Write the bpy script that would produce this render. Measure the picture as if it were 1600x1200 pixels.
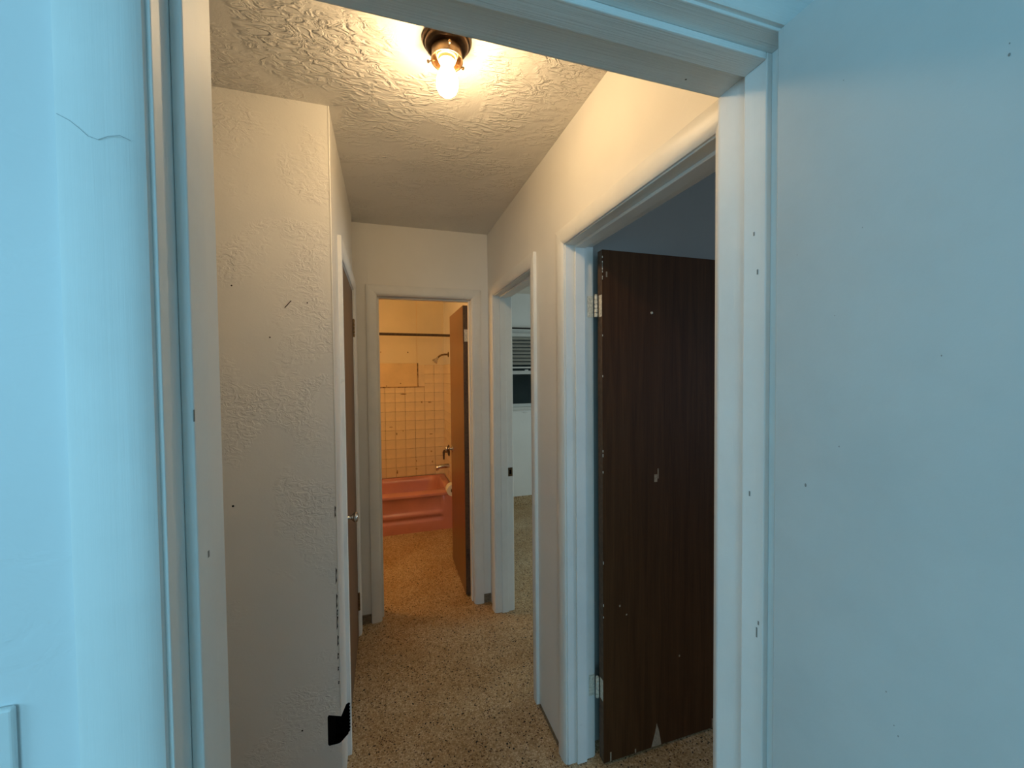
import bpy, bmesh, math, random
from mathutils import Vector, Matrix
random.seed(7)
PI = math.pi
scene = bpy.context.scene
for o in list(bpy.data.objects):
    bpy.data.objects.remove(o)
COL = scene.collection

# ------------------------------------------------------------------ camera
F, YAW, PITCH, ROLL, CAMH = 635.21, .3037, .0271, -.0093, 1.5313
fwd = Vector((math.sin(YAW)*math.cos(PITCH), math.cos(YAW)*math.cos(PITCH), -math.sin(PITCH)))
rgt = Vector((math.cos(YAW), -math.sin(YAW), 0))
upv = rgt.cross(fwd)
r2 = rgt*math.cos(ROLL)+upv*math.sin(ROLL)
u2 = upv*math.cos(ROLL)-rgt*math.sin(ROLL)
cam = bpy.data.cameras.new('camera')
cam.sensor_width = 36.0
cam.lens = F/1600*36
cam.clip_start = .02
camo = bpy.data.objects.new('camera', cam)
COL.objects.link(camo)
camo.matrix_world = Matrix(((r2.x, u2.x, -fwd.x, 0), (r2.y, u2.y, -fwd.y, 0), (r2.z, u2.z, -fwd.z, CAMH), (0, 0, 0, 1)))
scene.camera = camo

# ------------------------------------------------------------------ world, exposure, daylight
w = bpy.data.worlds.new('world')
scene.world = w
w.use_nodes = True
w.node_tree.nodes['Background'].inputs[0].default_value = (.30, .62, .85, 1)
w.node_tree.nodes['Background'].inputs[1].default_value = .4
vs = scene.view_settings
vs.view_transform = 'Standard'
vs.look = 'None'
vs.gamma = 1
vs.use_curve_mapping = False
vs.exposure = 0.0

DAY = (.30, .72, 1.0)


def window_light(name, loc, rot, sx, sz, power, col=DAY):
    l = bpy.data.lights.new(name, 'AREA')
    l.shape = 'RECTANGLE'
    l.size, l.size_y = sx, sz
    l.energy = power
    l.color = col
    o = bpy.data.objects.new(name, l)
    o.location = loc
    o.rotation_euler = rot
    COL.objects.link(o)
    return o


# daylight standing in the window openings of the three rooms
window_light('daylight_back_window', (-1.30, -3.02, 1.50), (PI/2, 0, 0), 1.5, 1.3, 46.0)
window_light('daylight_left_window', (-2.22, -.70, 1.72), (0, -PI/2, 0), .9, 1.2, 19.0)
window_light('daylight_room_a_window', (4.03, -2.00, 1.40), (0, PI/2, 0), 1.2, 1.7, 44, (.50, .74, 1.0))
window_light('daylight_room_b_window', (4.03, 2.45, 1.40), (0, PI/2, 0), 1.2, 1.3, 24, (.82, 1.0, .96))
BULB = 172.0
BATH_LAMP = 66.0

# ------------------------------------------------------------------ materials
MATS = {}


def new_mat(name):
    m = bpy.data.materials.new(name)
    m.use_nodes = True
    nt = m.node_tree
    return m, nt, nt.nodes['Principled BSDF']


def nd(nt, t, **kw):
    n = nt.nodes.new(t)
    for k, v in kw.items():
        if k in n.inputs:
            n.inputs[k].default_value = v
        else:
            setattr(n, k, v)
    return n


def coords(nt, scale=(1, 1, 1), rot=(0, 0, 0)):
    tc = nd(nt, 'ShaderNodeTexCoord')
    mp = nd(nt, 'ShaderNodeMapping')
    mp.inputs['Scale'].default_value = scale
    mp.inputs['Rotation'].default_value = rot
    nt.links.new(tc.outputs['Object'], mp.inputs['Vector'])
    return mp.outputs[0]


def ramp(nt, fac, stops):
    r = nd(nt, 'ShaderNodeValToRGB')
    e = r.color_ramp.elements
    while len(e) < len(stops):
        e.new(.5)
    for i, (p, c) in enumerate(stops):
        e[i].position = p
        e[i].color = c if len(c) == 4 else (*c, 1)
    nt.links.new(fac, r.inputs[0])
    return r.outputs[0]


def mixc(nt, fac, a, b, mode='MIX'):
    m = nd(nt, 'ShaderNodeMix', data_type='RGBA', blend_type=mode)
    for sock, v in ((m.inputs[0], fac), (m.inputs[6], a), (m.inputs[7], b)):
        if isinstance(v, (int, float)):
            sock.default_value = v
        elif isinstance(v, tuple):
            sock.default_value = v if len(v) == 4 else (*v, 1)
        else:
            nt.links.new(v, sock)
    return m.outputs[2]


def math_n(nt, op, a, b=0.0):
    m = nd(nt, 'ShaderNodeMath', operation=op)
    for i, v in enumerate((a, b)):
        if isinstance(v, (int, float)):
            m.inputs[i].default_value = v
        else:
            nt.links.new(v, m.inputs[i])
    return m.outputs[0]


def bump(nt, b, height, strength, dist):
    n = nd(nt, 'ShaderNodeBump')
    n.inputs['Strength'].default_value = strength
    n.inputs['Distance'].default_value = dist
    nt.links.new(height, n.inputs['Height'])
    nt.links.new(n.outputs[0], b.inputs['Normal'])


def plaster(name, col, rough=.55, coarse=1.0, strength=.6, dist=.004, rot=(0, 0, .6), lo=.38, hi=.62):
    """painted plaster, trowelled: smooth fields between patches of ridges"""
    m, nt, b = new_mat(name)
    v = coords(nt, (1, 1, 1), rot)
    patch = nd(nt, 'ShaderNodeTexNoise', Scale=4.2, Detail=3.0, Roughness=.6, Distortion=.6)
    nt.links.new(v, patch.inputs['Vector'])
    mask = ramp(nt, patch.outputs['Fac'], [(lo, (0, 0, 0)), (hi, (1, 1, 1))])
    v2 = coords(nt, (19*coarse, 40*coarse, 28*coarse), rot)
    rid = nd(nt, 'ShaderNodeTexNoise', Scale=1.0, Detail=3.0, Roughness=.55, Distortion=1.6)
    nt.links.new(v2, rid.inputs['Vector'])
    rr = ramp(nt, rid.outputs['Fac'], [(.42, (0, 0, 0)), (.60, (1, 1, 1))])
    fine = nd(nt, 'ShaderNodeTexNoise', Scale=170.0, Detail=3.0)
    nt.links.new(v, fine.inputs['Vector'])
    big = nd(nt, 'ShaderNodeTexNoise', Scale=7.0, Detail=2.0)
    nt.links.new(v, big.inputs['Vector'])
    h = math_n(nt, 'MULTIPLY', rr, mask)
    h = math_n(nt, 'ADD', h, math_n(nt, 'MULTIPLY', fine.outputs['Fac'], .10))
    h = math_n(nt, 'ADD', h, math_n(nt, 'MULTIPLY', big.outputs['Fac'], 1.2))
    bump(nt, b, h, strength, dist)
    dirt = nd(nt, 'ShaderNodeTexNoise', Scale=2.1, Detail=4.0)
    nt.links.new(v, dirt.inputs['Vector'])
    c = ramp(nt, dirt.outputs['Fac'], [(.3, tuple(k*.92 for k in col)), (.65, col)])
    nt.links.new(c, b.inputs['Base Color'])
    b.inputs['Roughness'].default_value = rough
    MATS[name] = m
    return m


def paint(name, col, rough=.42, axis='z', stroke=.25):
    """gloss paint on wood with brush strokes running along one axis"""
    m, nt, b = new_mat(name)
    sc = {'z': (420, 420, 6), 'x': (6, 420, 420), 'y': (420, 6, 420), 'n': (160, 160, 160)}[axis]
    v = coords(nt, sc)
    n1 = nd(nt, 'ShaderNodeTexNoise', Scale=1.0, Detail=3.0, Roughness=.6)
    nt.links.new(v, n1.inputs['Vector'])
    v1 = coords(nt)
    n2 = nd(nt, 'ShaderNodeTexNoise', Scale=3.0, Detail=5.0, Roughness=.65)
    nt.links.new(v1, n2.inputs['Vector'])
    c = ramp(nt, n2.outputs['Fac'], [(.3, tuple(k*.90 for k in col)), (.6, col)])
    n3 = nd(nt, 'ShaderNodeTexNoise', Scale=9.0, Detail=6.0, Roughness=.7)
    nt.links.new(v1, n3.inputs['Vector'])
    scuff = ramp(nt, n3.outputs['Fac'], [(.69, (0, 0, 0)), (.74, (1, 1, 1))])
    c = mixc(nt, math_n(nt, 'MULTIPLY', scuff, .35), c, tuple(k*.6 for k in col))
    nt.links.new(c, b.inputs['Base Color'])
    b.inputs['Roughness'].default_value = rough
    bump(nt, b, n1.outputs['Fac'], stroke, .0016 if axis == 'x' else .0006)
    MATS[name] = m
    return m


def wood(name, dark, light, rough=.35, wear=(.3, .2, .12), spec=.4):
    m, nt, b = new_mat(name)
    v = coords(nt, (38, 38, 1.6))
    n1 = nd(nt, 'ShaderNodeTexNoise', Scale=1.0, Detail=6.0, Roughness=.6, Distortion=.8)
    nt.links.new(v, n1.inputs['Vector'])
    v2 = coords(nt, (230, 230, 7))
    n2 = nd(nt, 'ShaderNodeTexNoise', Scale=1.0, Detail=3.0)
    nt.links.new(v2, n2.inputs['Vector'])
    c = ramp(nt, n1.outputs['Fac'], [(.3, dark), (.7, light)])
    c = mixc(nt, .35, c, n2.outputs['Fac'], 'MULTIPLY')
    v3 = coords(nt, (14, 14, 9))
    n3 = nd(nt, 'ShaderNodeTexNoise', Scale=1.0, Detail=8.0, Roughness=.75)
    nt.links.new(v3, n3.inputs['Vector'])
    sc = ramp(nt, n3.outputs['Fac'], [(.72, (0, 0, 0)), (.78, (1, 1, 1))])
    c = mixc(nt, math_n(nt, 'MULTIPLY', sc, .3), c, wear)
    nt.links.new(c, b.inputs['Base Color'])
    b.inputs['Roughness'].default_value = rough
    bump(nt, b, n2.outputs['Fac'], .15, .0006)
    b.inputs['Specular IOR Level'].default_value = spec
    MATS[name] = m
    return m


def simple(name, col, rough=.5, metal=0.0, var=.1, scale=30.0, bmp=0.0, spec=None):
    m, nt, b = new_mat(name)
    n = nd(nt, 'ShaderNodeTexNoise', Scale=scale, Detail=4.0)
    nt.links.new(coords(nt), n.inputs['Vector'])
    c = ramp(nt, n.outputs['Fac'], [(.3, tuple(k*(1-var) for k in col)), (.7, tuple(min(1, k*(1+var*.4)) for k in col))])
    nt.links.new(c, b.inputs['Base Color'])
    b.inputs['Roughness'].default_value = rough
    b.inputs['Metallic'].default_value = metal
    if spec is not None:
        b.inputs['Specular IOR Level'].default_value = spec
    if bmp:
        bump(nt, b, n.outputs['Fac'], bmp, .001)
    MATS[name] = m
    return m


def emitter(name, col, strength):
    m, nt, b = new_mat(name)
    b.inputs['Base Color'].default_value = (*col, 1)
    b.inputs['Emission Color'].default_value = (*col, 1)
    b.inputs['Emission Strength'].default_value = strength
    MATS[name] = m
    return m


def terrazzo(name):
    m, nt, b = new_mat(name)
    v = coords(nt)
    wob = nd(nt, 'ShaderNodeTexNoise', Scale=60.0, Detail=2.0)
    nt.links.new(v, wob.inputs['Vector'])
    vv = mixc(nt, .012, v, wob.outputs['Color'])
    a = nd(nt, 'ShaderNodeTexVoronoi', Scale=150.0, Randomness=1.0)
    nt.links.new(vv, a.inputs['Vector'])
    sep = nd(nt, 'ShaderNodeSeparateColor')
    nt.links.new(a.outputs['Color'], sep.inputs[0])
    base = ramp(nt, sep.outputs[0], [(0.0, (.43, .29, .15)), (.25, (.57, .42, .25)), (.55, (.66, .51, .33)), (.8, (.74, .60, .42)), (1.0, (.52, .34, .17))])
    dn = ramp(nt, a.outputs['Distance'], [(.30, (1, 1, 1)), (.62, (.72, .68, .62))])
    base = mixc(nt, 1.0, base, dn, 'MULTIPLY')
    # brown and black chips: two sets of cells, only some of them filled
    for sc, thr, col, rad in ((105.0, .70, (.15, .075, .035), .48), (64.0, .66, (.018, .010, .007), .50), (165.0, .80, (.10, .05, .03), .45)):
        c2 = nd(nt, 'ShaderNodeTexVoronoi', Scale=sc, Randomness=1.0)
        nt.links.new(vv, c2.inputs['Vector'])
        s2 = nd(nt, 'ShaderNodeSeparateColor')
        nt.links.new(c2.outputs['Color'], s2.inputs[0])
        pick = math_n(nt, 'GREATER_THAN', s2.outputs[1], thr)
        size = math_n(nt, 'LESS_THAN', c2.outputs['Distance'], math_n(nt, 'MULTIPLY', s2.outputs[2], rad))
        base = mixc(nt, math_n(nt, 'MULTIPLY', pick, size), base, col)
    st = nd(nt, 'ShaderNodeTexNoise', Scale=2.4, Detail=4.0, Roughness=.6)
    nt.links.new(v, st.inputs['Vector'])
    stain = ramp(nt, st.outputs['Fac'], [(.35, (.80, .70, .58)), (.62, (1, 1, 1))])
    base = mixc(nt, 1.0, base, stain, 'MULTIPLY')
    nt.links.new(base, b.inputs['Base Color'])
    b.inputs['Roughness'].default_value = .48
    b.inputs['Specular IOR Level'].default_value = .35
    MATS[name] = m
    return m


plaster('plaster_wall', (.85, .82, .77), .5, 1.7, .60, .0034, (.5, .35, .7), .47, .66)
plaster('plaster_smooth', (.84, .81, .76), .5, 1.0, .25, .0025, (.2, .1, .3), .5, .75)
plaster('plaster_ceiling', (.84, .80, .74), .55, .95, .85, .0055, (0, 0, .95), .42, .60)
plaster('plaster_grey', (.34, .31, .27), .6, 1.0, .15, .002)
plaster('plaster_low_bounce', (.22, .23, .23), .6, 1.0, .15, .002)  # unseen walls, colour darkened to keep daylight bounce out of the hall
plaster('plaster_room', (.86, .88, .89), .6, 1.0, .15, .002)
simple('plaster_bath', (.80, .70, .50), .45, 0, .06, 3.0)
paint('paint_trim', (.82, .80, .76), .52, 'z', .30)
paint('paint_trim_x', (.82, .80, .76), .40, 'x', .55)
paint('paint_trim_y', (.82, .80, .76), .40, 'y', .30)
paint('paint_near', (.88, .88, .86), .52, 'z', .30)
paint('paint_near_x', (.86, .86, .84), .45, 'x', .8)
paint('paint_slab', (.60, .61, .60), .58, 'n', .22)
wood('wood_dark', (.060, .020, .006), (.100, .038, .012), .55, spec=.12)
wood('wood_closet', (.14, .075, .04), (.21, .12, .068), .45)
wood('wood_bath', (.16, .062, .018), (.25, .10, .030), .28)
simple('door_edge', (.11, .06, .03), .6, 0, .4, 60)
simple('chrome', (.62, .58, .54), .16, 1.0, .15, 60)
simple('aged_brass', (.30, .20, .11), .34, 1.0, .55, 45)
simple('aged_bronze', (.16, .10, .06), .38, 1.0, .6, 30)
simple('painted_hinge', (.78, .72, .60), .45, 0, .35, 120)
simple('dark_steel', (.10, .075, .06), .45, .8, .4, 60)
simple('porcelain_socket', (.72, .55, .36), .35, 0, .1)
emitter('bulb_glow', (1.0, .70, .37), BULB)
emitter('globe_glow', (1.0, .58, .22), BATH_LAMP)
simple('tub_pink', (.62, .25, .20), .20, 0, .10, 5)
simple('tile_cream', (.84, .68, .44), .28, 0, .14, 7)
simple('soap_panel', (.80, .60, .33), .40, 0, .12, 6)
simple('cavity_shade', (.004, .0035, .0035), 1.0, 0, .3, 60, 0.0, 0.0)  # near-black lining: the shade inside holes is put into the colour
simple('chip_black', (.02, .018, .016), .8)
simple('scuff_grey', (.28, .26, .24), .7)
simple('bare_wood', (.36, .24, .15), .7, 0, .3, 90)
simple('white_paper', (.85, .80, .70), .8, 0, .05, 60)
simple('white_plastic', (.80, .82, .82), .30, 0, .03)
simple('blind_slat', (.50, .49, .45), .5, 0, .05)
simple('window_white', (.66, .68, .68), .45, 0, .06)
simple('black_iron', (.012, .012, .013), .5)
simple('sky_screen_grey', (.34, .36, .35), .7, 0, .3, 2)
simple('crack_line', (.52, .55, .56), .7)
simple('base_brown', (.22, .16, .10), .8, 0, .4, 80)
terrazzo('terrazzo')
m, nt, b = new_mat('grout')
n = nd(nt, 'ShaderNodeTexNoise', Scale=9.0, Detail=5.0, Roughness=.7)
nt.links.new(coords(nt), n.inputs['Vector'])
nt.links.new(ramp(nt, n.outputs['Fac'], [(.38, (.10, .045, .015)), (.56, (.50, .33, .16))]), b.inputs['Base Color'])
b.inputs['Roughness'].default_value = .8
MATS['grout'] = m
m, nt, b = new_mat('window_glass')
b.inputs['Base Color'].default_value = (.80, .86, .86, 1)
b.inputs['Roughness'].default_value = .03
b.inputs['Transmission Weight'].default_value = 1.0
b.inputs['IOR'].default_value = 1.1
MATS['window_glass'] = m

# ------------------------------------------------------------------ builders


def tag(o, label, cat=None, group=None, kind=None):
    o['label'] = label
    if cat:
        o['category'] = cat
    if group:
        o['group'] = group
    if kind:
        o['kind'] = kind
    return o


def root(name, loc, label, cat=None, kind=None, group=None):
    o = bpy.data.objects.new(name, None)
    o.location = loc
    o.empty_display_size = .05
    COL.objects.link(o)
    tag(o, label, cat, group, kind)
    return o


def world_loc(o):
    p = Vector((0, 0, 0))
    while o:
        p += o.location
        o = o.parent
    return p


def obj(name, bm, mat, parent=None, smooth=False, norm=True):
    if norm:
        bmesh.ops.recalc_face_normals(bm, faces=bm.faces)
    if parent:
        bmesh.ops.translate(bm, vec=-world_loc(parent), verts=bm.verts)
    me = bpy.data.meshes.new(name)
    if smooth:
        for f in bm.faces:
            f.smooth = True
        for e in bm.edges:
            if len(e.link_faces) == 2 and e.calc_face_angle(0) > math.radians(40):
                e.smooth = False
    bm.to_mesh(me)
    bm.free()
    for mm in (mat if isinstance(mat, (list, tuple)) else [mat]):
        me.materials.append(MATS[mm])
    o = bpy.data.objects.new(name, me)
    COL.objects.link(o)
    if parent:
        o.parent = parent
    return o


def B(*boxes, bevel=0.0, seg=2):
    bm = bmesh.new()
    for (x0, x1, y0, y1, z0, z1) in boxes:
        vs_ = [bm.verts.new((x, y, z)) for x in (x0, x1) for y in (y0, y1) for z in (z0, z1)]
        for q in ((0, 1, 3, 2), (4, 6, 7, 5), (0, 4, 5, 1), (2, 3, 7, 6), (0, 2, 6, 4), (1, 5, 7, 3)):
            bm.faces.new([vs_[i] for i in q])
    if bevel:
        bmesh.ops.bevel(bm, geom=list(bm.edges), offset=bevel, segments=seg, profile=.5, affect='EDGES')
    return bm


def lathe(profile, c, axis='z', n=32, bm=None, cap=True):
    """profile: list of (radius, along)"""
    bm = bm or bmesh.new()
    rings = []
    for r, h in profile:
        ring = []
        for i in range(n):
            a = 2*PI*i/n
            u, v = max(r, 1e-5)*math.cos(a), max(r, 1e-5)*math.sin(a)
            p = {'z': (u, v, h), 'x': (h, u, v), 'y': (u, h, v)}[axis]
            ring.append(bm.verts.new((c[0]+p[0], c[1]+p[1], c[2]+p[2])))
        rings.append(ring)
    for a, b_ in zip(rings, rings[1:]):
        for i in range(n):
            bm.faces.new((a[i], a[(i+1) % n], b_[(i+1) % n], b_[i]))
    if cap:
        bm.faces.new(rings[0])
        bm.faces.new(rings[-1])
    return bm


def tube(pts, rad, n=12, bm=None):
    bm = bm or bmesh.new()
    pts = [Vector(p) for p in pts]
    rads = rad if isinstance(rad, (list, tuple)) else [rad]*len(pts)
    rings = []
    prev = None
    for i, p in enumerate(pts):
        t = (pts[min(i+1, len(pts)-1)]-pts[max(i-1, 0)]).normalized()
        if prev is None:
            ref = Vector((0, 0, 1)) if abs(t.z) < .9 else Vector((1, 0, 0))
            s = t.cross(ref).normalized()
        else:
            s = (prev-t*prev.dot(t)).normalized()
        prev = s
        q = t.cross(s)
        rings.append([bm.verts.new(p+rads[i]*(s*math.cos(2*PI*k/n)+q*math.sin(2*PI*k/n))) for k in range(n)])
    for a, b_ in zip(rings, rings[1:]):
        for k in range(n):
            bm.faces.new((a[k], a[(k+1) % n], b_[(k+1) % n], b_[k]))
    bm.faces.new(rings[0])
    bm.faces.new(rings[-1])
    return bm


def prism(rings):
    """loft through equal closed loops, both ends capped"""
    bm = bmesh.new()
    vr = [[bm.verts.new(p) for p in r] for r in rings]
    n = len(vr[0])
    for a, b_ in zip(vr, vr[1:]):
        for i in range(n):
            bm.faces.new((a[i], a[(i+1) % n], b_[(i+1) % n], b_[i]))
    bm.faces.new(vr[0])
    bm.faces.new(vr[-1])
    return bm


def struct(name, bm, mat, label, parent=None, smooth=False):
    o = obj(name, bm, mat, parent, smooth)
    if not parent:
        tag(o, label, kind='structure')
    return o


def cut(o, cutter):
    md = o.modifiers.new('cut', 'BOOLEAN')
    md.operation = 'DIFFERENCE'
    md.solver = 'EXACT'
    md.object = cutter
    md.material_mode = 'TRANSFER'
    dg = bpy.context.evaluated_depsgraph_get()
    me = bpy.data.meshes.new_from_object(o.evaluated_get(dg))
    o.modifiers.clear()
    o.data = me


# ------------------------------------------------------------------ plan of the place (metres, camera above the origin)
CE = 2.44
XL, XR = -.1657, .6585          # faces of the hall's side walls
YE, YN = 2.618, 1.520           # end wall, short nook wall
YW0, YW1 = .455, .594           # the wall the camera looks through
WT = .1115                      # partition thickness of the right wall
ZJ = 2.012                      # soffit of the inner door heads
XA = XR+WT

struct('floor', B((-2.4, 4.2, -3.2, 5.6, -.08, 0)), 'terrazzo', 'tan terrazzo floor with brown and black stone chips')
struct('ceiling', B((-2.4, 4.2, -3.2, 5.6, CE, CE+.08)), 'plaster_ceiling', 'trowelled plaster ceiling over the hallway')

# wall with the doorway nearest the camera
struct('wall_entry', B((-2.3, -.212, YW0, YW1, 0, CE), (.595, XA, YW0, YW1, 0, CE), (-.212, .595, YW0, YW1, 2.037, CE)),
       'plaster_room', 'pale painted wall holding the near doorway and light switch')
# right hall wall, three doorways' worth of piers, runs on as the bathroom's faucet wall
A0, A1 = .682, 1.412            # door A jamb faces
B0, B1 = 1.783, 2.468           # door B jamb faces
J = .016
struct('wall_right', B((XR, XA, YW1, A0-J, 0, CE), (XR, XA, A0-J, A1+J, ZJ+J, CE), (XR, XA, A1+J, B0-J, 0, CE),
                       (XR, XA, B0-J, B1+J, ZJ+J, CE), (XR, XA, B1+J, 4.85, 0, CE)),
       'plaster_smooth', 'long plaster wall with two doorways, warmly lit by the bare bulb')
E0, E1 = -.037, .546
struct('wall_end', B((-1.7, E0-J, YE, YE+.112, 0, CE), (E1+J, XR, YE, YE+.112, 0, CE), (E0-J, E1+J, YE, YE+.112, ZJ+J, CE)),
       'plaster_smooth', 'short wall around the bathroom doorway')
C0, C1 = 1.783, 2.500
wall_left = struct('wall_left', B((XL-.105, XL, YN+.1, C0-J, 0, CE), (XL-.105, XL, C0-J, C1+J, ZJ+J, CE), (XL-.105, XL, C1+J, YE, 0, CE)),
                   ['plaster_smooth', 'cavity_shade'], 'narrow plaster wall around the brown closet door')
wall_nook = struct('wall_nook', B((-1.7, XL, YN, YN+.1, 0, CE)), ['plaster_wall', 'cavity_shade'],
                   'rough trowelled plaster wall facing the near doorway, hole gnawed in its low corner')
struct('wall_nook_end', B((-1.8, -1.7, YW1, YE+.112, 0, CE)), 'plaster_smooth', 'plaster wall closing the side recess')
# bathroom
BX0, BY1 = -.866, 4.73
wall_bath = struct('wall_bath_back', B((BX0-.1, XR, BY1, BY1+.12, 0, CE)), 'plaster_bath', 'cream bathroom wall with square tiles above the pink tub')
struct('wall_bath_left', B((BX0-.1, BX0, YE+.112, BY1, 0, CE)), 'plaster_bath', 'cream bathroom side wall')
# camera room and the two rooms on the right
struct('wall_camera_room_right', B((.700, XA, -3.0, YW0, 0, CE)), 'plaster_low_bounce', 'dark wall behind the open near door')
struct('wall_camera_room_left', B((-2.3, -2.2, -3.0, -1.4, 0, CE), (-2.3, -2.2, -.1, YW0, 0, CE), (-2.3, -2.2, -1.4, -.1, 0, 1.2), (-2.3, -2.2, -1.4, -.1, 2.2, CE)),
       'plaster_low_bounce', 'dark wall with a wide window opening')
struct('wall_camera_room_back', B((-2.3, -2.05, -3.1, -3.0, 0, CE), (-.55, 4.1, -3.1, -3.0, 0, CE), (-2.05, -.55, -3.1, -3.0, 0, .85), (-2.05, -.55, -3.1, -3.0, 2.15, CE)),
       'plaster_low_bounce', 'dark wall with a window opening behind the viewer')
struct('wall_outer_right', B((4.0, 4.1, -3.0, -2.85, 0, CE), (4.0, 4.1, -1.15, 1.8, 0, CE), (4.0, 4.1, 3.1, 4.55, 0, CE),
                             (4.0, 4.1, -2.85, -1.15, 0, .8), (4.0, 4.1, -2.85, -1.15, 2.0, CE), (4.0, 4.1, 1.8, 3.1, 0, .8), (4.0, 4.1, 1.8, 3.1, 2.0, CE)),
       'plaster_low_bounce', 'dark outer wall with two window openings')
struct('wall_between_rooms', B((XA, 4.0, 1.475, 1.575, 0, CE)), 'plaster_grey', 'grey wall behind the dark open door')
WX0, WX1, WZ0, WZ1 = .95, 2.20, 1.11, 2.02
WY = 4.44
struct('wall_room_far', B((XA, WX0, WY, WY+.12, 0, CE), (WX1, 4.0, WY, WY+.12, 0, CE), (WX0, WX1, WY, WY+.12, 0, WZ0), (WX0, WX1, WY, WY+.12, WZ1, CE)),
       'plaster_room', 'pale wall with a window, seen through the narrow doorway')
struct('wall_sky_screen', B((XA, 4.0, 5.3, 5.4, 0, CE), (XA-.1, XA, WY+.12, 5.3, 0, CE)), 'sky_screen_grey', 'grey wall added outside the far window to hide the sky')  # added backing so the glass looks dark instead of showing sky

# gnawed hole at the foot of the nook corner: notched cutter shared by both walls and the casing
slices = []
nz = 20
for i in range(nz+1):
    z = .232+.110*i/nz
    xm = (-.1535 if i % 2 else -.1575)-(.016*(1-i/4)**2 if i < 4 else 0)
    xl = -.210+(.004 if i in (0, nz) else 0)
    s = -.155
    up = .026*(i/nz)
    slices.append([(xl, 1.44, z), (xm, 1.44, z+up), (xm, 1.52, z+up), (xm, 1.728, z+s+up), (xl, 1.728, z+s), (xl, 1.52, z)])
cutter = obj('hole_cutter', prism(slices), 'cavity_shade')
cut(wall_nook, cutter)
cut(wall_left, cutter)

# ------------------------------------------------------------------ doorway trim
PROFILE = [(0, 0), (0, .006), (.003, .0085), (.009, .0115), (.018, .0135), (.030, .0145), (.054, .015), (.058, .0135), (.058, 0)]


def doorway(name, label, s0, s1, zt, D, P, door_first, sides=(True, True), mats=('paint_trim', 'paint_trim_x', 'paint_trim_y'), along='x', stop=.010, bottom=0.0):
    """P(s, d, z) maps along-wall, through-wall and height to the world; d runs from 0 to D"""
    base = P((s0+s1)/2, D/2, 0)
    t = root(name, base, label, kind='structure')
    mv = mats[0]
    mh = mats[1] if along == 'x' else mats[2]

    def bx(n, sa, sb, da, db, za, zb, mat, bev=.0012):
        p, q = P(sa, da, za), P(sb, db, zb)
        bm = B((min(p[0], q[0]), max(p[0], q[0]), min(p[1], q[1]), max(p[1], q[1]), min(za, zb), max(za, zb)), bevel=bev, seg=2)
        return obj(n, bm, mat, t)
    bx('jamb', s0-J, s0, 0, D, bottom, zt+J, mv)
    bx('jamb', s1, s1+J, 0, D, bottom, zt+J, mv)
    bx('jamb_head', s0, s1, 0, D, zt, zt+J, mh)
    if door_first:
        a, b_ = .034, .034+.042
    else:
        a, b_ = D-.035-.041, D-.035
    bx('door_stop', s0, s0+stop, a, b_, bottom, zt, mv, .002)
    bx('door_stop', s1-stop, s1, a, b_, bottom, zt, mv, .002)
    bx('door_stop', s0+stop, s1-stop, a, b_, zt-stop, zt, mh, .002)
    R = .004
    legs = []
    for k, on_ in enumerate(sides):
        if not on_:
            continue
        dd = (lambda th: -th) if k == 0 else (lambda th: D+th)
        leg0 = [[P(s0-R-w_, dd(th), bottom) for w_, th in PROFILE], [P(s0-R-w_, dd(th), zt+R+w_) for w_, th in PROFILE]]
        leg1 = [[P(s1+R+w_, dd(th), bottom) for w_, th in PROFILE], [P(s1+R+w_, dd(th), zt+R+w_) for w_, th in PROFILE]]
        head = [[P(s0-R-w_, dd(th), zt+R+w_) for w_, th in PROFILE], [P(s1+R+w_, dd(th), zt+R+w_) for w_, th in PROFILE]]
        legs.append(obj('casing', prism(leg0), mv, t, True))
        legs.append(obj('casing', prism(leg1), mv, t, True))
        legs.append(obj('casing_head', prism(head), mh, t, True))
    return t, legs


PX = lambda y0: (lambda s, d, z: (s, y0+d, z))
PRt = lambda s, d, z: (XR+d, s, z)
PLt = lambda s, d, z: (XL-d, s, z)
tr1, legs1 = doorway('trim_1', 'painted wood frame of the near doorway, blue daylight on its outer side', -.196, .579, 2.020, YW1-YW0, PX(YW0), True, mats=('paint_near', 'paint_near_x', 'paint_near_x'), along='x', stop=.011)
tr2, legs2 = doorway('trim_2', 'white doorway frame around the dark brown open door', A0, A1, ZJ, WT, PRt, False, along='y')
tr3, legs3 = doorway('trim_3', 'white doorway frame with a brass strike plate, room with window beyond', B0, B1, ZJ, WT, PRt, False, along='y')
tr4, legs4 = doorway('trim_4', 'white doorway frame in front of the bathroom', E0, E1, ZJ, .112, PX(YE), False, along='x')
tr5, legs5 = doorway('trim_5', 'white frame around the brown closet door', C0, C1, ZJ, .105, PLt, True, (True, False), along='y')
cutL = legs5[0]
cutL.data.materials.append(MATS['cavity_shade'])
# the casing lies under an Empty: bring the cutter into the same space through the scene
bpy.context.view_layer.update()
cut(cutL, cutter)
bpy.data.objects.remove(cutter)

# fine paint damage on the near frame
def stroke(name, pts, rad, mat, parent):
    return obj(name, tube(pts, rad, 5), mat, parent)


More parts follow.
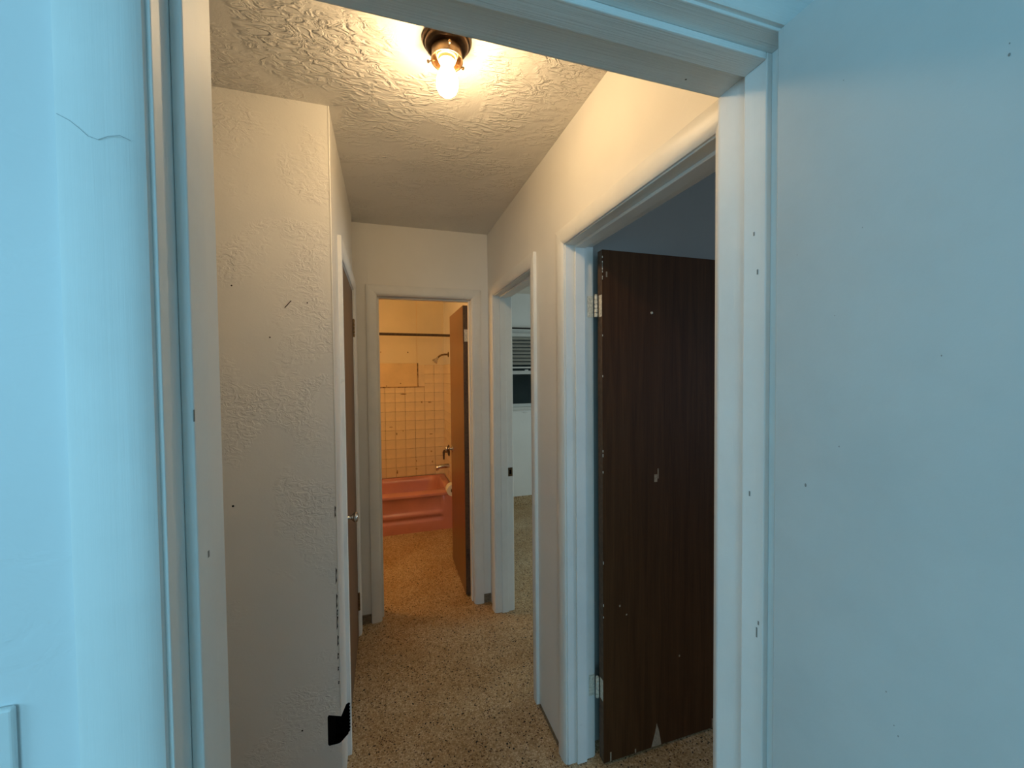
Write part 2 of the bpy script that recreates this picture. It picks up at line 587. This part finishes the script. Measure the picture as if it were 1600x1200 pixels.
yc_ = YW0-.0150
stroke('paint_crack', [(-.256, yc_, 1.750), (-.248, yc_, 1.746), (-.242, yc_, 1.741), (-.236, yc_, 1.735), (-.229, yc_, 1.733), (-.222, yc_, 1.737), (-.214, yc_-0, 1.739), (-.208, yc_+.003, 1.737)], .00028, 'crack_line', tr1)
for (yy, z, h) in ((.503, 1.688, .004), (.500, 1.108, .008), (.497, 1.125, .003), (.515, 1.33, .004), (.51, 1.75, .003)):
    obj('paint_chip', B((.5675, .5682, yy-.0012, yy+.0012, z-h, z+h)), 'scuff_grey', tr1)
obj('paint_chip', B((-.1855, -.1848, .4885, .4910, 1.485, 1.497)), 'scuff_grey', tr1)
obj('paint_chip', B((-.1855, -.1848, .512, .516, 1.335, 1.342)), 'scuff_grey', tr1)
obj('nail_hole', lathe([(.0014, 0), (.0014, .0006)], (.49, .574, 2.0196), 'z', 10), 'chip_black', tr1)

# strike plate on the far jamb of the narrow doorway
sp = obj('strike_plate', B((XA-.028, XA+.001, B1-.0025, B1+.001, .872, .928), bevel=.001), 'aged_brass', tr3)
sp['label'] = 'brass strike plate'
obj('latch_hole', B((XA-.020, XA-.008, B1-.0030, B1-.0024, .886, .914)), 'cavity_shade', sp)

# ------------------------------------------------------------------ doors
def hinge(parent, c, n_axis, mat, h=.082, leafs=()):
    """barrel of five knuckles and its leaves"""
    x, y, z = c
    hb = bmesh.new()
    k = h/5
    for i in range(5):
        za = z-h/2+i*k
        lathe([(.0050, za+.0008), (.0062, za+.0018), (.0062, za+k-.0018), (.0050, za+k-.0008)], (x, y, 0), 'z', 12, hb)
    lathe([(.004, z+h/2), (.0052, z+h/2+.002), (.002, z+h/2+.005)], (x, y, 0), 'z', 12, hb)
    ho = obj('hinge', hb, mat, parent, True)
    for lf in leafs:
        lo = obj('leaf', B(lf, bevel=.0006), mat, ho)
    return ho


def knob(parent, c, direction, mat='chrome', scale=1.0, name='knob'):
    """round door knob on a neck with a rose; direction is +1/-1 along x"""
    s = scale
    prof = [(.031*s, 0), (.031*s, .003*s), (.026*s, .008*s), (.012*s, .011*s), (.0095*s, .020*s), (.0105*s, .028*s), (.018*s, .034*s), (.0255*s, .042*s), (.0275*s, .050*s), (.025*s, .057*s), (.017*s, .062*s), (.004*s, .0635*s)]
    o = obj(name, lathe([(r, direction*h) for r, h in prof], c, 'x', 28), mat, parent, True)
    o['label'] = 'round chrome door knob'
    return o


# near door, swung back towards the viewer
d1 = root('door_1', (.562, .452, 0), 'pale painted flush door swung wide open beside the near doorway', kind='structure')
obj('panel', B((.5445, .5795, -.308, .452, .012, 2.016), bevel=.0015), 'paint_slab', d1)
for (y, z, r) in ((.405, 1.375, .0032), (.363, 1.435, .0014), (.223, 1.815, .0020), (.223, 1.825, .0010), (.309, 1.161, .0013), (.301, 1.128, .0011), (.297, 1.119, .0014), (.266, 1.545, .0012), (.363, 1.887, .0010), (.37, 1.60, .0010), (.34, 1.70, .0008), (.42, 1.69, .0009)):
    r *= .62
    bm = lathe([(r, -.0003), (r*.8, -.0005)], (.5445, y, z), 'x', 9)
    bmesh.ops.scale(bm, vec=(1, .7, 1.3), verts=bm.verts, space=Matrix.Translation((-.5445, -y, -z)))
    obj('paint_nick', bm, 'scuff_grey', d1)

# dark door into the right-hand room, open against the partition
SA = .788
d2 = root('door_2', (SA, 1.40, 0), 'dark brown flush wood door standing open in the right doorway', kind='structure')
obj('panel', B((SA, SA+.705, 1.366, 1.401, .010, 1.992), bevel=.0012), 'wood_dark', d2)
e = obj('hinge_edge', B((SA-.0006, SA+.0002, 1.3675, 1.3995, .012, 1.990)), 'door_edge', d2)
for z in (1.783, .296):
    hinge(d2, (XA+.006, 1.3935, z), 'y', 'painted_hinge', leafs=[(SA-.0014, SA-.0004, 1.369, 1.392, z-.041, z+.041), (XA-.022, XA+.002, 1.4085, 1.4105, z-.041, z+.041)])
obj('nail', lathe([(.005, 0), (.005, -.003), (.003, -.005)], (1.005, 1.366, 1.762), 'y', 12), 'painted_hinge', d2)
obj('scratch', B((1.018, 1.032, 1.3654, 1.3662, 1.092, 1.122)), 'bare_wood', d2)
obj('scratch', B((1.034, 1.038, 1.3654, 1.3662, 1.105, 1.145)), 'bare_wood', d2)
bm = prism([[(1.004, 1.3654, .012), (1.052, 1.3654, .012), (1.040, 1.3654, .075), (1.030, 1.3654, .105), (1.022, 1.3654, .070)],
            [(1.004, 1.3664, .012), (1.052, 1.3664, .012), (1.040, 1.3664, .075), (1.030, 1.3664, .105), (1.022, 1.3664, .070)]])
obj('veneer_chip', bm, 'bare_wood', d2)
for (x, z, h) in ((.818, .030, .018), (.93, .018, .010), (1.31, .03, .02), (.806, 1.90, .01), (.86, .62, .004), (.89, .58, .003), (1.14, .36, .004)):
    obj('scratch', B((x-.003, x+.003, 1.3654, 1.3662, max(.012, z-h), z+h)), 'bare_wood', d2)
for k in range(16):
    z = 1.97-.012*k-.02*random.random() if k < 8 else random.uniform(.4, 1.7)
    obj('worn_edge_chip', B((SA-.0008, SA+.0014, 1.3652, 1.3664, z-.006*random.random()-.002, z+.004)), 'painted_hinge', d2)

# closet door, shut
CX = XL-.002
d3 = root('door_3', (CX-.017, (C0+C1)/2, 0), 'brown flush closet door, shut, with a small chrome knob', kind='structure')
obj('panel', B((CX-.034, CX, C0+.003, C1-.003, .012, ZJ-.004), bevel=.0015), 'wood_closet', d3)
for z in (1.795, .205):
    hinge(d3, (CX+.0045, C1-.001, z), 'x', 'aged_brass', .10, leafs=[(CX-.0002, CX+.0010, C1-.026, C1-.004, z-.045, z+.045)])
knob(d3, (CX, 1.850, .920), 1, 'chrome', .80)
for z in (1.62, 1.66):
    obj('latch_hole', lathe([(.004, 0), (.004, .0006)], (CX, 1.812, z), 'x', 10), 'chip_black', d3)

# bathroom door, open inwards against the right wall
BD0, BD1 = .5095, .5445
d4 = root('door_4', (.527, 2.722, 0), 'glossy brown bathroom door standing open inside the bathroom', kind='structure')
obj('panel', B((BD0, BD1, 2.722, 3.296, .012, 1.990), bevel=.0015), 'wood_bath', d4)
obj('hinge_edge', B((BD0+.0015, BD1-.0015, 2.7208, 2.7224, .014, 1.988)), 'door_edge', d4)
hinge(d4, (BD1+.003, 2.7180, 1.787), 'x', 'painted_hinge', leafs=[(BD0+.008, BD1, 2.7192, 2.7208, 1.746, 1.828)])
hinge(d4, (BD1+.003, 2.7180, .289), 'x', 'dark_steel', leafs=[(BD0+.008, BD1, 2.7192, 2.7208, .248, .330)])
knob(d4, (BD0, 3.235, .930), -1, 'chrome', .95)

# ------------------------------------------------------------------ hall things
lx, ly = .178, 1.135
lamp = root('ceiling_light', (lx, ly, CE), 'bare glowing bulb in an old bronze ceiling fixture', 'ceiling light')
can = lathe([(.066, 0), (.067, -.004), (.064, -.009), (.060, -.010), (.0595, -.014), (.057, -.020), (.050, -.024), (.044, -.0245), (.030, -.0245)], (lx, ly, CE), 'z', 40)
obj('canopy', can, 'aged_bronze', lamp, True)
cup = lathe([(.040, -.022), (.0415, -.026), (.0415, -.050), (.0435, -.052), (.0435, -.055), (.0410, -.055), (.0390, -.050), (.0390, -.026), (.030, -.0245)], (lx, ly, CE), 'z', 40, cap=False)
cupo = obj('shade_holder', cup, 'aged_brass', lamp, True)
for k in range(3):
    a = .5+k*2*PI/3
    cx, sy_ = math.cos(a), math.sin(a)
    bm = tube([(lx+cx*.036, ly+sy_*.036, CE-.044), (lx+cx*.054, ly+sy_*.054, CE-.044)], .0016, 8)
    tube([(lx+cx*.054, ly+sy_*.054, CE-.044), (lx+cx*.058, ly+sy_*.058, CE-.044)], .0042, 10, bm)
    obj('thumb_screw', bm, 'aged_brass', cupo)
sock = lathe([(.030, -.0245), (.030, -.036), (.027, -.038), (.027, -.046), (.0225, -.048), (.0225, -.056), (.0165, -.056), (.0150, -.030)], (lx, ly, CE), 'z', 32, cap=False)
obj('socket', sock, 'porcelain_socket', lamp, True)
bul = lathe([(.0125, -.034), (.0130, -.050), (.0145, -.062), (.0185, -.076), (.0245, -.090), (.0288, -.103), (.0300, -.114), (.0285, -.126), (.0235, -.137), (.0150, -.1445), (.0060, -.1475), (.0002, -.148)], (lx, ly, CE), 'z', 32)
obj('bulb', bul, 'bulb_glow', lamp, True)

# bathroom lamp, round globe on the side wall (out of the photograph's view)
gx, gy, gz = BX0, 3.15, 1.90
bl = root('globe_lamp', (gx, gy, gz), 'round glowing globe lamp on the bathroom side wall', 'wall light')
obj('canopy', lathe([(.06, 0), (.06, .015), (.03, .03), (.03, .05)], (gx, gy, gz), 'x', 24), 'aged_bronze', bl, True)
obj('globe', lathe([(.03, .05), (.065, .07), (.085, .11), (.085, .14), (.065, .18), (.03, .20), (.0002, .204)], (gx, gy, gz), 'x', 24), 'globe_glow', bl, True)

# light switch on the near wall
sw = root('light_switch', (-.343, YW0, 1.135), 'white light switch plate beside the near door frame', 'light switch')
obj('plate', B((-.378, -.306, YW0-.006, YW0, 1.135, 1.251), bevel=.0025, seg=3), 'white_plastic', sw)
obj('toggle', B((-.347, -.337, YW0-.015, YW0-.005, 1.186, 1.208), bevel=.002), 'white_plastic', sw)
for z in (1.163, 1.223):
    obj('screw', lathe([(.003, 0), (.003, -.0009), (.002, -.0014)], (-.342, YW0-.006, z), 'y', 12), 'white_plastic', sw)

# marks of the nook wall
for (x, z, r) in ((-.463, 1.820, .0026), (-.244, 1.774, .0022), (-.358, 1.656, .0024), (-.476, 1.108, .0035), (-.29, .31, .003)):
    obj('nail_hole', lathe([(r, 0), (r, -.0006)], (x, YN, z), 'y', 10), 'chip_black', wall_nook)
obj('nail', tube([(-.312, YN-.001, 1.755), (-.291, YN-.008, 1.778)], .0013, 6), 'dark_steel', wall_nook)
for (z, h) in ((1.055, .022), (.83, .03), (.74, .028), (.665, .026), (.60, .02), (.545, .012), (.50, .008), (.45, .006), (.70, .012)):
    x = XL-.009+.002*random.random()
    pts = [(x, 0, z-h), (x+.004, 0, z-h*.6), (x+.0025, 0, z), (x+.005, 0, z+h*.7), (x+.001, 0, z+h)]
    obj('paint_chip', prism([[(p[0], YN-.0005, p[2]) for p in pts], [(p[0], YN+.0003, p[2]) for p in pts]]), 'chip_black', wall_nook)
# corner bead lines of the plaster
obj('corner_bead', tube([(XL-.001, YN+.001, .36), (XL-.001, YN+.001, 1.2), (XL-.001, YN+.001, CE)], .0028, 8), 'plaster_smooth', wall_nook)

# baseboards and the dark gap strip
struct('gap_strip_right', B((XR-.006, XR, A1+.076, B0-.076, 0, .012), bevel=.001), 'base_brown', 'thin dark strip standing in for the shadowed gap between the two right doorways')  # brown strip painting in the dark gap line at the wall foot
struct('baseboard_room', B((XA, 4.0, WY-.012, WY, 0, .105), bevel=.003), 'terrazzo', 'low terrazzo base under the far window')
struct('baseboard_end', B((XL, E0-.064, YE-.008, YE, 0, .055), (E1+.064, XR, YE-.008, YE, 0, .055)), 'base_brown', 'short stained base strips beside the bathroom frame')

# ------------------------------------------------------------------ bathroom
TH = .370
TY0, TY1 = 3.980, 4.722
TX0, TX1 = BX0+.002, XR-.010
tub = root('bathtub', ((TX0+TX1)/2, (TY0+TY1)/2, 0), 'pink built-in bathtub along the tiled bathroom wall', 'bathtub')
# basin with rolled rim
bm = bmesh.new()


def rrect(x0, x1, y0, y1, r, z, n=6):
    out = []
    for cx, cy, a0 in ((x1-r, y1-r, 0), (x0+r, y1-r, PI/2), (x0+r, y0+r, PI), (x1-r, y0+r, 1.5*PI)):
        for k in range(n+1):
            a = a0+PI/2*k/n
            out.append((cx+r*math.cos(a), cy+r*math.sin(a), z))
    return out


loops = [rrect(TX0, TX1, TY0+.002, TY1, .010, TH-.030),
         rrect(TX0, TX1, TY0, TY1, .010, TH-.018),
         rrect(TX0, TX1, TY0+.004, TY1, .012, TH-.006),
         rrect(TX0+.006, TX1-.006, TY0+.014, TY1-.004, .014, TH),
         rrect(TX0+.060, TX1-.075, TY0+.110, TY1-.040, .10, TH+.001),
         rrect(TX0+.070, TX1-.085, TY0+.122, TY1-.050, .10, TH-.010),
         rrect(TX0+.085, TX1-.100, TY0+.138, TY1-.062, .11, TH-.060),
         rrect(TX0+.130, TX1-.135, TY0+.160, TY1-.085, .12, .14),
         rrect(TX0+.190, TX1-.180, TY0+.210, TY1-.135, .11, .075),
         rrect(TX0+.30, TX1-.28, TY0+.29, TY1-.21, .08, .065)]
vr = [[bm.verts.new(p) for p in l] for l in loops]
for a, b_ in zip(vr, vr[1:]):
    for i in range(len(a)):
        bm.faces.new((a[i], a[(i+1) % len(a)], b_[(i+1) % len(a)], b_[i]))
bm.faces.new(vr[-1])
obj('basin', bm, 'tub_pink', tub, True)
# apron: ribbed profile that dies into a flat end block
prof = [(TH-.026, .004), (TH-.031, .016), (.330, .022), (.240, .024), (.205, .024), (.190, .018), (.178, .008), (.160, .006), (.148, .010), (.135, .021), (.125, .024), (.112, .021), (.100, .012), (.085, .008), (.030, .008), (0, .010)]
stations = [(TX0, 1), (.30, 1), (.495, 1), (.510, .75), (.525, .25), (.540, 0), (TX1, 0)]
bm = bmesh.new()
g = []
for x, k in stations:
    g.append([bm.verts.new((x, TY0+(off if (k or i < 2) else .009)*(k if i > 1 else 1)+(.009*(1-k) if i > 1 else 0), z)) for i, (z, off) in enumerate(prof)])
for a, b_ in zip(g, g[1:]):
    for i in range(len(prof)-1):
        bm.faces.new((a[i], b_[i], b_[i+1], a[i+1]))
back = [bm.verts.new((x, TY0+.06, z)) for x, z in ((TX0, TH-.026), (TX1, TH-.026), (TX1, 0), (TX0, 0))]
bm.faces.new(back)
obj('apron', bm, 'tub_pink', tub, True)

# tiles: 108 mm pitch, 3 mm joints, on a stained grout bed
PITCH_T = .1085
gz0, gz1 = TH+.004, 1.632
grout_back = obj('grout_bed', B((BX0, XR-.004, BY1-.004, BY1, gz0, gz1)), 'grout', wall_bath)
tile_me = None


def tile_obj(parent, x, y, z, rotz, me, name='tile', sx=1.0, sz=1.0):
    o = bpy.data.objects.new(name, me)
    o.location = (x, y, z)
    o.rotation_euler = (0, 0, rotz)
    o.scale = (sx, 1, sz)
    o.parent = parent
    COL.objects.link(o)
    return o


tb = B((-.0528, .0528, -.005, .0015, -.0528, .0528), bevel=.0016, seg=2)
bmesh.ops.recalc_face_normals(tb, faces=tb.faces)
tile_me = bpy.data.meshes.new('tile')
tb.to_mesh(tile_me)
tb.free()
tile_me.materials.append(MATS['tile_cream'])
SX0, SX1, SZ0, SZ1 = -.50, .355, 1.388, 1.652
nrow = 12
dz = (gz1-gz0)/nrow
xs = [.597-PITCH_T*i for i in range(14)]
for x in xs:
    if x-.05 < BX0:
        continue
    for r in range(nrow):
        z = gz0+dz*(r+.5)
        if SX0-.03 < x < SX1+.03 and r >= nrow-3:
            continue
        tile_obj(wall_bath, x, BY1-.004, z, 0, tile_me, sz=dz/PITCH_T)
rowtop = gz1-3*dz
for x in xs:
    if x-.05 >= BX0 and SX0-.03 < x < SX1+.03:
        h = SZ0-.010-rowtop
        tile_obj(wall_bath, x, BY1-.004, rowtop+h/2, 0, tile_me, sz=h/PITCH_T)
# smooth boarded-over rectangle among the tiles
sp_ = obj('access_panel', B((SX0, SX1, BY1-.013, BY1, SZ0, SZ1), bevel=.004), 'soap_panel', wall_bath)
sp_['label'] = 'smooth cream panel with brown stained edges'
obj('panel_seam', B((SX0, SX1+.012, BY1-.010, BY1-.002, SZ0-.011, SZ0), (SX1, SX1+.012, BY1-.010, BY1-.002, SZ0, SZ1)), 'grout', sp_)
obj('filler_strip', B((SX1+.012, .436, BY1-.009, BY1, SZ0+.0, gz1), bevel=.002), 'tile_cream', wall_bath)
obj('board_seam', B((.353, .357, BY1-.0015, BY1, SZ1, CE-.02)), 'soap_panel', wall_bath)
for (x, z) in ((-.035, 1.775), (.255, 1.775), (.17, 1.425), (.02, 1.40)):
    obj('nail_hole', lathe([(.007, 0), (.006, -.0008)], (x, BY1-(.013 if z < 1.66 else 0), z), 'y', 9), 'grout', wall_bath)
for (x, z, a, b_) in ((.20, 1.305, .035, .007), (.40, 1.21, .010, .010), (.49, 1.205, .02, .006), (.06, .94, .02, .005), (.12, .86, .006, .014), (.19, .89, .006, .008), (.50, .84, .02, .005), (.50, .64, .010, .010), (.33, .54, .006, .010), (.33, .45, .012, .010), (.51, .52, .008, .012), (.12, .43, .008, .022)):
    bm = lathe([(1, 0), (.8, -.0006)], (0, 0, 0), 'y', 9)
    bmesh.ops.scale(bm, vec=(a, 1, b_), verts=bm.verts)
    bmesh.ops.translate(bm, vec=(x, BY1-.0092, z), verts=bm.verts)
    obj('rust_stain', bm, 'grout', wall_bath)
# faucet wall tiles
wf = bpy.data.objects['wall_right']
obj('grout_bed', B((XR-.004, XR, 3.95, BY1-.004, gz0-.0, gz1)), 'grout', wf)
for i in range(7):
    y = BY1-.062-PITCH_T*i
    for r in range(nrow):
        tile_obj(wf, XR-.004, y, gz0+dz*(r+.5), -PI/2, tile_me, sz=dz/PITCH_T)
for (y, z, a, b_) in ((4.60, .93, .006, .03), (4.58, .80, .006, .02), (4.40, .45, .01, .03), (4.25, .44, .008, .02)):
    bm = lathe([(1, 0), (.8, -.0006)], (0, 0, 0), 'x', 9)
    bmesh.ops.scale(bm, vec=(1, a, b_), verts=bm.verts)
    bmesh.ops.translate(bm, vec=(XR-.0092, y, z), verts=bm.verts)
    obj('rust_stain', bm, 'grout', wf)

# shower rod
rod = root('shower_rod', (0, 4.0, 1.91), 'straight dull metal shower curtain rod above the tub', 'shower rod')
obj('bar', tube([(BX0, 4.0, 1.912), (XR, 4.0, 1.904)], .0125, 16), 'dark_steel', rod, True)
for x, d_ in ((XR, -1), (BX0, 1)):
    obj('flange', lathe([(.030, 0), (.030, d_*.006), (.016, d_*.012), (.016, d_*.020)], (x, 4.0, 1.908), 'x', 20), 'dark_steel', rod, True)

# shower arm and head
sh = root('shower_fixture', (XR, 4.36, 1.74), 'small chrome shower head on a bent arm', 'shower head')
obj('flange', lathe([(.030, 0), (.030, -.003), (.022, -.010), (.012, -.012)], (XR, 4.36, 1.735), 'x', 20), 'aged_brass', sh, True)
arm = [(XR, 4.36, 1.735), (XR-.045, 4.36, 1.735), (XR-.075, 4.36, 1.730), (XR-.100, 4.36, 1.716), (XR-.115, 4.36, 1.700)]
obj('arm', tube(arm, .0095, 12), 'aged_brass', sh, True)
bm = lathe([(.010, 0), (.014, .010), (.013, .022), (.018, .028), (.030, .052), (.033, .058), (.031, .064), (.004, .066)], (0, 0, 0), 'z', 24)
bmesh.ops.rotate(bm, matrix=Matrix.Rotation(math.radians(-140), 3, 'Y'), verts=bm.verts)
bmesh.ops.translate(bm, vec=(XR-.113, 4.36, 1.703), verts=bm.verts)
obj('head', bm, 'chrome', sh, True)

# mixing valve and spout on the tiled end wall
XT = XR-.009
va = root('shower_valve', (XT, 4.36, .70), 'tarnished shower valve with a lever handle above the tub spout', 'shower valve')
obj('escutcheon', lathe([(.062, 0), (.062, -.004), (.050, -.012), (.026, -.016), (.024, -.034)], (XT, 4.36, .705), 'x', 28), 'dark_steel', va, True)
obj('handle', tube([(XT-.030, 4.36, .70), (XT-.050, 4.355, .70), (XT-.058, 4.35, .69), (XT-.060, 4.345, .655), (XT-.060, 4.343, .615)], [.018, .017, .013, .010, .009], 12), 'dark_steel', va, True)
spo = root('tub_spout', (XT, 4.36, .53), 'chrome tub spout over the pink bathtub', 'tub spout')
obj('body', tube([(XT, 4.36, .540), (XT-.05, 4.36, .540), (XT-.10, 4.36, .535), (XT-.132, 4.36, .526), (XT-.140, 4.36, .520)], [.024, .023, .021, .020, .016], 18), 'chrome', spo, True)
obj('outlet', lathe([(.015, 0), (.015, -.030), (.012, -.031)], (XT-.128, 4.36, .527), 'z', 16), 'chrome', spo, True)

# toilet paper
hol = root('toilet_paper_holder', (XR, 3.84, .43), 'chrome toilet paper holder on the wall beside the tub', 'paper holder')
obj('bracket', B((XR-.075, XR, 3.905, 3.915, .418, .442), bevel=.003), 'chrome', hol)
obj('bracket', B((XR-.075, XR, 3.772, 3.782, .418, .442), bevel=.003), 'chrome', hol)
obj('spindle', tube([(XR-.062, 3.775, .430), (XR-.062, 3.912, .430)], .0085, 12), 'chrome', hol, True)
rl = root('toilet_roll', (XR-.062, 3.845, .43), 'white toilet paper roll beside the pink tub', 'toilet roll')
obj('paper', lathe([(.020, -.050), (.055, -.050), (.056, -.047), (.056, .047), (.055, .050), (.020, .050), (.020, -.050)], (XR-.062, 3.845, .430), 'y', 32, cap=False), 'white_paper', rl, True)
obj('core', lathe([(.0200, -.050), (.0185, -.050), (.0185, .050), (.0200, .050)], (XR-.062, 3.845, .430), 'y', 24, cap=False), 'bare_wood', rl, True)

# ------------------------------------------------------------------ far window, blind, rod
win = root('window_1', ((WX0+WX1)/2, WY, WZ0), 'white sash window half covered by a raised blind', kind='structure')
Wf = 'window_white'
obj('frame', B((WX0, WX0+.04, WY-.005, WY+.11, WZ0, WZ1), (WX1-.04, WX1, WY-.005, WY+.11, WZ0, WZ1), (WX0+.04, WX1-.04, WY-.005, WY+.11, WZ1-.04, WZ1)), Wf, win)
obj('sill', B((WX0-.03, WX1+.03, WY-.030, WY+.11, WZ0-.005, WZ0+.030), bevel=.004), Wf, win)
obj('upper_sash', B((WX0+.04, WX1-.04, WY+.060, WY+.085, 1.520, 1.555), (WX0+.04, WX0+.08, WY+.060, WY+.085, 1.555, WZ1-.04), (WX1-.08, WX1-.04, WY+.060, WY+.085, 1.555, WZ1-.04), (WX0+.08, WX1-.08, WY+.060, WY+.085, WZ1-.075, WZ1-.04)), Wf, win)
ls = obj('lower_sash', B((WX0+.04, WX1-.04, WY+.020, WY+.050, 1.515, 1.556), (WX0+.04, WX1-.04, WY+.020, WY+.050, WZ0+.030, WZ0+.065), (WX0+.04, WX0+.08, WY+.020, WY+.050, WZ0+.065, 1.515), (WX1-.08, WX1-.04, WY+.020, WY+.050, WZ0+.065, 1.515)), Wf, win)
obj('sash_lock', B((1.555, 1.595, WY+.010, WY+.036, 1.556, 1.570), bevel=.003), 'white_plastic', ls)
obj('pane', B((WX0+.08, WX1-.08, WY+.033, WY+.037, WZ0+.065, 1.515)), 'window_glass', win)
obj('pane', B((WX0+.08, WX1-.08, WY+.070, WY+.074, 1.555, WZ1-.075)), 'window_glass', win)
bd = root('window_blind', ((WX0+WX1)/2, WY-.02, 1.58), 'grey horizontal slat blind drawn half way up in the far window', 'blind')
obj('head_rail', B((WX0+.01, WX1-.01, WY-.045, WY-.006, 1.945, 1.985), bevel=.003), Wf, bd)
for k in range(8):
    z = 1.925-.0405*k
    bm = B((WX0+.015, WX1-.015, -.024, .024, -.001, .001), bevel=.0006, seg=1)
    bmesh.ops.rotate(bm, matrix=Matrix.Rotation(math.radians(40), 3, 'X'), verts=bm.verts)
    bmesh.ops.translate(bm, vec=(0, WY-.027, z), verts=bm.verts)
    obj('slat', bm, 'blind_slat', bd)
obj('bottom_rail', B((WX0+.015, WX1-.015, WY-.038, WY-.014, 1.583, 1.602), bevel=.003), Wf, bd)
cr = root('curtain_rod', ((WX0+WX1)/2, WY-.06, 2.035), 'thin black curtain rod over the far window', 'curtain rod')
obj('bar', tube([(WX0-.1, WY-.06, 2.036), (WX1+.1, WY-.06, 2.036)], .010, 10), 'black_iron', cr, True)
for x in (WX0-.06, WX1+.06):
    obj('bracket', B((x-.006, x+.006, WY-.065, WY, 2.026, 2.032)), 'black_iron', cr)
obj('wall_hook', B((1.53, 1.57, WY-.006, WY, 1.068, 1.080), bevel=.002), 'white_plastic', win)
